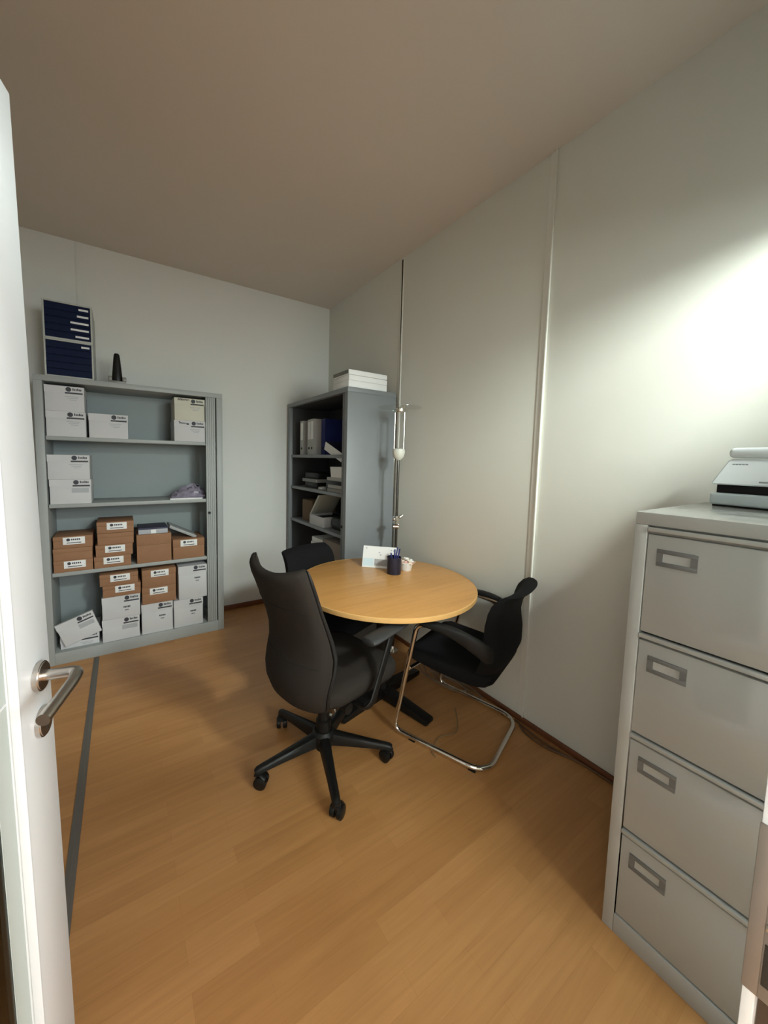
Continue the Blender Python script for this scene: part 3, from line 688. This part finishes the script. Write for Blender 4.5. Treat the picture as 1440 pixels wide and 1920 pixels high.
b = BM(); cyl(b, (0.10, -0.10, 0.385), (0.108, -0.10, 0.385), 0.010); cyl(b, (0.10, 0.06, 0.385), (0.108, 0.06, 0.385), 0.010); obj('bolt', b, chrome_m, mech)
b = BM(); lathe(b, [(0.036, 0.055), (0.036, 0.20), (0.028, 0.205), (0.028, 0.30), (0.024, 0.305), (0.024, 0.35)], 28); obj('gas_column', b, black_pl, ch)
b = BM(); lathe(b, [(0.045, 0.075), (0.055, 0.085), (0.055, 0.135), (0.042, 0.15)], 28); obj('hub', b, black_pl, ch)
def caster(a):
    """twin-wheel castor hung below a leg tip"""
    ca, sa = math.cos(a), math.sin(a); b = BM(); cx_, cy_ = 0.318 * ca, 0.318 * sa
    t_ = a + 0.9
    ax = Vector((math.cos(t_), math.sin(t_), 0)); c0 = Vector((cx_, cy_, 0.029)) + Vector((-ax.y, ax.x, 0)) * 0.012
    for s in (-1, 1):
        p = [c0 + ax * s * 0.006, c0 + ax * s * 0.009, c0 + ax * s * 0.024, c0 + ax * s * 0.028]
        tube(b, p, [0.027, 0.029, 0.0285, 0.022], 24)
    cyl(b, (cx_, cy_, 0.03), (cx_, cy_, 0.085), 0.008); tube(b, smooth_path([c0 + Vector((0, 0, 0.030)) - Vector((-ax.y, ax.x, 0)) * 0.026, c0 + Vector((0, 0, 0.034)), c0 + Vector((-ax.y, ax.x, 0)) * 0.022 + Vector((0, 0, 0.018))], 4), 0.018, 10, flat=(1.2, 0.35), up=(0, 0, 1))
    return b
for wa in (107, 179, 252, 325, 35):
    a = math.radians(wa) - RZ; ca, sa = math.cos(a), math.sin(a)
    b = BM(); mx = Matrix.Rotation(a, 4, 'Z'); rings = []
    for u, zt, zb, hw in ((0.04, 0.140, 0.085, 0.027), (0.12, 0.126, 0.082, 0.024), (0.22, 0.108, 0.076, 0.020), (0.30, 0.095, 0.070, 0.018), (0.325, 0.090, 0.066, 0.017), (0.335, 0.084, 0.068, 0.012)):
        rings.append([mx @ Vector((u, sy * hw * f, z)) for sy, f, z in ((-1, 1, zb), (1, 1, zb), (1, 1, (zb + zt) / 2), (1, .75, zt - 0.004), (1, .4, zt), (-1, .4, zt), (-1, .75, zt - 0.004), (-1, 1, (zb + zt) / 2))])
    loft(b, rings)
    lg = obj('leg', b, black_pl, ch)
    obj('castor', caster(a), black_pl, lg)
for s in (-1, 1):
    b = BM()
    p = [Vector((s * 0.255, 0.195, 0.662)), Vector((s * 0.278, 0.035, 0.405)), Vector((s * 0.262, 0.012, 0.378)), Vector((s * 0.10, 0.010, 0.372))]
    tube(b, fillet(p, 0.03, 5), 0.0165, 12, flat=(0.6, 1.25))
    ar = obj('armrest', b, black_pl, ch)
    b = BM(); prof = []
    loft(b, [[(s * 0.252 + wx * math.cos(k * math.pi / 8), y, 0.668 + dz + hz_ * math.sin(k * math.pi / 8)) for k in range(16)] for y, wx, hz_, dz in ((0.018, .026, .008, 0.002), (0.023, .038, .016, 0.002), (0.05, .043, .019, 0.003), (0.14, .042, .016, 0.008), (0.24, .038, .013, 0.010), (0.285, .030, .011, 0.009), (0.297, .016, .006, 0.008))])
    obj('arm_pad', b, pad_m, ar)

# ------------------------------------------------------------------ cantilever visitor chair (local +Y = forward)
def visitor_chair(label, loc, rz):
    t = thing('cantilever_chair', label, 'chair', loc, rz, 'black cantilever visitor chairs')
    r = 0.0125
    half = [(0.262, -0.13, 0.640), (0.302, 0.125, 0.655), (0.272, 0.262, 0.016), (0.242, -0.230, 0.016)]
    pts = half + [(-x, y, z) for x, y, z in reversed(half)]
    b = BM(); tube(b, fillet(pts, [0, 0.05, 0.055, 0.105, 0.105, 0.055, 0.05, 0], 9), r, 14)
    fr = obj('tube_frame', b, chrome_m, t)
    for s in (-1, 1):
        for yy in (0.15, -0.16):
            b = BM(); xx = s * (0.269 if yy > 0 else 0.2475); box(b, xx - 0.008, xx + 0.008, yy - 0.018, yy + 0.018, 0.0, 0.006, 0.002); obj('glide', b, black_pl, fr)
    b = BM(); tube(b, fillet([(0.286, 0.170, 0.395), (0.20, 0.165, 0.388), (-0.20, 0.165, 0.388), (-0.286, 0.170, 0.395)], 0.03, 5), 0.010, 12); obj('cross_bar', b, chrome_m, t)
    # seat pan
    b = BM()
    S = [(0.225, 0.425, 0.445, 0.215), (0.215, 0.405, 0.468, 0.232), (0.17, 0.395, 0.485, 0.240), (0.05, 0.380, 0.480, 0.240), (-0.07, 0.375, 0.475, 0.237), (-0.145, 0.378, 0.475, 0.232), (-0.185, 0.390, 0.472, 0.225), (-0.215, 0.415, 0.465, 0.21)]
    rings = []
    for y, zb, zt, hw in S:
        rg = []
        for k in range(20):
            a = k * 2 * math.pi / 20; c_, s_ = math.cos(a), math.sin(a)
            x = hw * math.copysign(abs(c_) ** 0.45, c_); z = (zt + zb) / 2 + (zt - zb) / 2 * math.copysign(abs(s_) ** 0.55, s_)
            rg.append((x, y, z))
        rings.append(rg)
    loft(b, rings); obj('seat', b, black_fab, t, ang=60)
    # back shell, curling rearwards at the top
    P = [(0.43, 0.200, -0.205, 0.060), (0.47, 0.222, -0.240, 0.070), (0.53, 0.235, -0.262, 0.070), (0.60, 0.235, -0.262, 0.058), (0.65, 0.230, -0.255, 0.050), (0.70, 0.222, -0.252, 0.046), (0.76, 0.220, -0.262, 0.046), (0.80, 0.216, -0.280, 0.050), (0.83, 0.208, -0.305, 0.052), (0.85, 0.198, -0.326, 0.040)]
    def vr(z, hw, y, th, n=12):
        a_, b_ = [], []
        for k in range(n + 1):
            u = -1 + 2 * k / n; ed = max(0, (abs(u) - 0.85) / 0.15)
            yc = y + 0.040 * abs(u) ** 2.5
            a_.append((hw * u, yc + 0.22 * th * ed ** 2, z)); b_.append((hw * u, yc + th - 0.22 * th * ed ** 2, z))
        return a_ + b_[::-1]
    b = BM(); loft(b, [vr(*p) for p in P], cap='strip'); obj('backrest', b, black_fab, t, ang=60)
    for s in (-1, 1):
        p = smooth_path([(s * 0.299, 0.105, 0.660), (s * 0.294, 0.02, 0.662), (s * 0.282, -0.07, 0.648), (s * 0.258, -0.150, 0.612), (s * 0.215, -0.205, 0.570), (s * 0.150, -0.212, 0.548)], 6)
        n = len(p); rings = []
        for i, q in enumerate(p):
            u = i / (n - 1); tt = (p[min(i + 1, n - 1)] - p[max(i - 1, 0)]).normalized(); a_ = Vector((0, 0, 1)).cross(tt).normalized(); b_ = tt.cross(a_)
            wv = 0.021 - 0.006 * u; hv = 0.014 + 0.036 * u - 0.030 * max(0, u - 0.8) / 0.2
            if i == 0: wv *= 0.7; hv *= 0.6
            rings.append([q + a_ * wv * math.copysign(abs(math.cos(f)) ** .7, math.cos(f)) + b_ * hv * math.copysign(abs(math.sin(f)) ** .7, math.sin(f)) for f in [k * math.pi / 8 for k in range(16)]])
        b = BM(); loft(b, rings); obj('arm_pad', b, mat('black_armpad', (0.008, 0.008, 0.008), 0.55, spec=0.4), t)
    return t
VZ = math.radians(18.6)
v1 = visitor_chair('black cantilever chair with chrome frame beside the right wall', (-0.330, -2.211, 0), VZ)
v2 = copy_tree(v1)
v2.location = (-0.742, -1.495, 0); v2.rotation_euler = (0, 0, math.atan2(-0.35, -0.94))
v2['label'] = 'black cantilever chair pushed under the far side of the round table, near the corner cabinet'

# ------------------------------------------------------------------ floor lamp
LP = (-0.165, -1.40)
t = thing('floor_lamp', 'chrome floor lamp with a glass dish top standing between table and corner cabinet', 'lamp', (*LP, 0))
b = BM(); lathe(b, [(0.040, 0), (0.044, 0.006), (0.042, 0.018), (0.022, 0.030), (0.016, 0.05)], 32); obj('base', b, chrome_m, t)
b = BM(); cyl(b, (0, 0, 0.026), (0, 0, 1.51), 0.010); obj('pole', b, pole_m, t)
b = BM(); cyl(b, (0.026, -0.022, 1.52), (0.026, -0.022, 1.80), 0.0062, 12); cyl(b, (-0.026, 0.022, 1.52), (-0.026, 0.022, 1.80), 0.0062, 12); cyl(b, (-0.024, 0.02, 1.27), (-0.024, 0.02, 1.52), 0.004, 10); obj('twin_rods', b, chrome_m, t)
b = BM(); lathe(b, [(0.012, 1.455), (0.036, 1.475), (0.047, 1.51), (0.044, 1.535), (0.012, 1.545)], 24); obj('opal_bowl', b, opal_m, t)
b = BM(); lathe(b, [(0.036, 1.798), (0.042, 1.805), (0.042, 1.822), (0.030, 1.832), (0.012, 1.834)], 28); obj('lamp_head', b, chrome_m, t)
b = BM(); lathe(b, [(0.028, 1.812), (0.08, 1.816), (0.155, 1.830), (0.155, 1.834), (0.08, 1.820), (0.028, 1.816)], 40); obj('glass_dish', b, dish_m, t)
b = BM(); box(b, -0.022, 0.022, -0.020, 0.020, 0.985, 1.045, 0.006); ball(b, (-0.034, -0.012, 1.025), 0.014, 12); cyl(b, (0.012, -0.02, 1.035), (0.034, -0.024, 1.05), 0.012); ball(b, (-0.006, -0.028, 0.985), 0.012, 12); cyl(b, (-0.02, 0.012, 0.965), (0.012, -0.012, 0.965), 0.016); obj('clamp_joint', b, chrome_m, t)

# ------------------------------------------------------------------ filing cabinet: front faces -x
FX, FN, FF, FHT = -0.6162, -3.430, -3.041, 1.32
FB = -0.018
t = thing('filing_cabinet', 'light grey four-drawer steel filing cabinet by the right wall', 'cabinet', (FX, FF, 0))
L_ = FF - FN; D_ = FB - FX                                     # local: x depth, y 0..-L_
b = BM()
box(b, 0, D_, -L_, 0, FHT - 0.036, FHT, 0.003); box(b, 0, D_, -0.030, 0, 0, FHT - 0.036, 0.002); box(b, 0, D_, -L_, -L_ + 0.030, 0, FHT - 0.036, 0.002)
box(b, 0, D_, -L_ + 0.03, -0.03, 0, 0.062, 0.002); box(b, D_ - 0.01, D_, -L_ + 0.03, -0.03, 0.062, FHT - 0.036); box(b, 0.02, D_ - 0.01, -L_ + 0.03, -0.03, FHT - 0.06, FHT - 0.036)
obj('body', b, file_m, t)
zs = [0.064, 0.354, 0.664, 0.972, 1.282]
for k in range(4):
    z0, z1 = zs[k] + 0.003, zs[k + 1] - 0.003
    b = BM()
    box(b, 0.003, 0.022, -L_ + 0.032, -0.032, z0, z1 - 0.020, 0.0025)
    prism(b, [(-0.004, z1), (0.018, z1), (0.022, z1 - 0.030), (0.012, z1 - 0.019), (0.001, z1 - 0.013), (-0.004, z1 - 0.011)], 'y', -L_ + 0.032, -0.032, 0.0008)
    box(b, 0.02, D_ - 0.03, -L_ + 0.045, -0.045, z0 + 0.02, z1 - 0.05)
    dr = obj('drawer', b, file_m, t)
    b = BM(); y0, y1, za, zb = -0.143, -0.056, z1 - 0.105, z1 - 0.058
    box(b, -0.001, 0.0035, y0, y1, zb - 0.011, zb, 0.0006); box(b, -0.001, 0.0035, y0, y1, za, za + 0.012, 0.0006); box(b, -0.001, 0.0035, y0, y0 + 0.014, za + 0.0118, zb - 0.0108); box(b, -0.001, 0.0035, y1 - 0.014, y1, za + 0.0118, zb - 0.0108)
    lh = obj('label_holder', b, hold_m, dr)
    obj('label_card', bx(0.0015, 0.0032, y0 + 0.008, y1 - 0.008, za + 0.008, zb - 0.008), file_m, lh)

# document scanner on the filing cabinet
t = thing('document_scanner', 'pale compact document scanner folded shut on top of the filing cabinet', 'scanner', (-0.155, -3.092, FHT), math.radians(-12))
def slab(y0, y1, z0, z1, x0, x1, bv): return bx(x0, x1, y1, y0, z0, z1, bv, seg=3)
b = BM(); box(b, -0.012, 0.085, -0.29, 0.006, 0.006, 0.046, 0.008, seg=3); obj('base', b, scan_g, t)
b = BM(); box(b, 0.0, 0.08, -0.285, 0.0, 0.0, 0.007); box(b, 0.002, 0.085, -0.285, -0.006, 0.046, 0.074, 0.003); obj('feed_slot', b, black_pl, t)
b = BM(); tb = bmesh.new()
pts_ = [(-0.016, 0.004, 0.074), (-0.016, -0.31, 0.074), (0.016, -0.30, 0.160), (0.016, -0.026, 0.160), (0.085, 0.004, 0.074), (0.085, -0.31, 0.074), (0.085, -0.30, 0.160), (0.085, -0.026, 0.160)]
v_ = [tb.verts.new(p) for p in pts_]
for f in ((0, 1, 2, 3), (4, 7, 6, 5), (0, 4, 5, 1), (3, 2, 6, 7), (0, 3, 7, 4), (1, 5, 6, 2)): tb.faces.new([v_[q] for q in f])
bmesh.ops.recalc_face_normals(tb, faces=tb.faces); bmesh.ops.bevel(tb, geom=list(tb.edges), offset=0.004, segments=3, affect='EDGES'); append(b, tb)
obj('front_cover', b, scan_m, t)
b = BM(); box(b, 0.008, 0.085, -0.30, -0.024, 0.163, 0.197, 0.013, seg=4); obj('top_lid', b, scan_m, t)
b = BM()
sl = 0.032 / 0.086
def fx(z): return -0.016 + (z - 0.074) * sl
for k in range(5): box(b, fx(0.142) - 0.0008, fx(0.142) + 0.0006, -0.045 - 0.008 * k, -0.0385 - 0.008 * k, 0.140, 0.144)
box(b, fx(0.0865) - 0.0010, fx(0.0865) + 0.0006, -0.155, -0.115, 0.084, 0.089)
obj('printed_mark', b, mat('scanner_mark_grey', (0.35, 0.40, 0.42), 0.5), t)

# ------------------------------------------------------------------ cables
b = BM(); tube(b, smooth_path([(-0.03, -2.36, 0.006), (-0.075, -2.43, 0.006), (-0.075, -2.55, 0.006), (-0.028, -2.68, 0.006), (-0.022, -2.85, 0.006), (-0.022, -3.02, 0.006)], 8), 0.0055, 8)
tube(b, smooth_path([(-0.03, -2.34, 0.006), (-0.05, -2.45, 0.006), (-0.05, -2.57, 0.006), (-0.032, -2.66, 0.006)], 8), 0.005, 8)
tag(obj('power_cable', b, cable_m), 'dark brown cable bulging along the skirting by the filing cabinet', 'cable')
b = BM()
for k, (ox, oy) in enumerate(((0, 0), (0.02, -0.05), (-0.02, 0.04))):
    tube(b, smooth_path([(-0.06 + ox, -1.62 + oy, 0.008 + 0.008 * k), (-0.16 + ox, -1.78 + oy, 0.01 + 0.008 * k), (-0.15 + ox, -1.95 + oy, 0.012 + 0.008 * k), (-0.07 + ox, -2.08 + oy, 0.010 + 0.008 * k), (-0.05 + ox, -1.95 + oy, 0.012 + 0.008 * k), (-0.11 + ox, -1.80 + oy, 0.010 + 0.008 * k)], 8), 0.004, 8)
tag(obj('power_cable', b, mat('grey_brown_cable', (0.22, 0.16, 0.11), 0.5)), 'tangled loops of cable on the floor behind the cantilever chair', 'cable')
b = BM(); tube(b, smooth_path([(-0.25, -2.10, 0.004), (-0.33, -2.19, 0.004), (-0.40, -2.235, 0.004), (-0.49, -2.215, 0.004), (-0.56, -2.24, 0.004), (-0.60, -2.265, 0.004), (-0.605, -2.30, 0.004)], 8), 0.0032, 8)
tag(obj('power_cable', b, mat('tan_cable', (0.28, 0.18, 0.09), 0.5)), 'thin tan cable curling under the front chair frame onto the floor', 'cable')
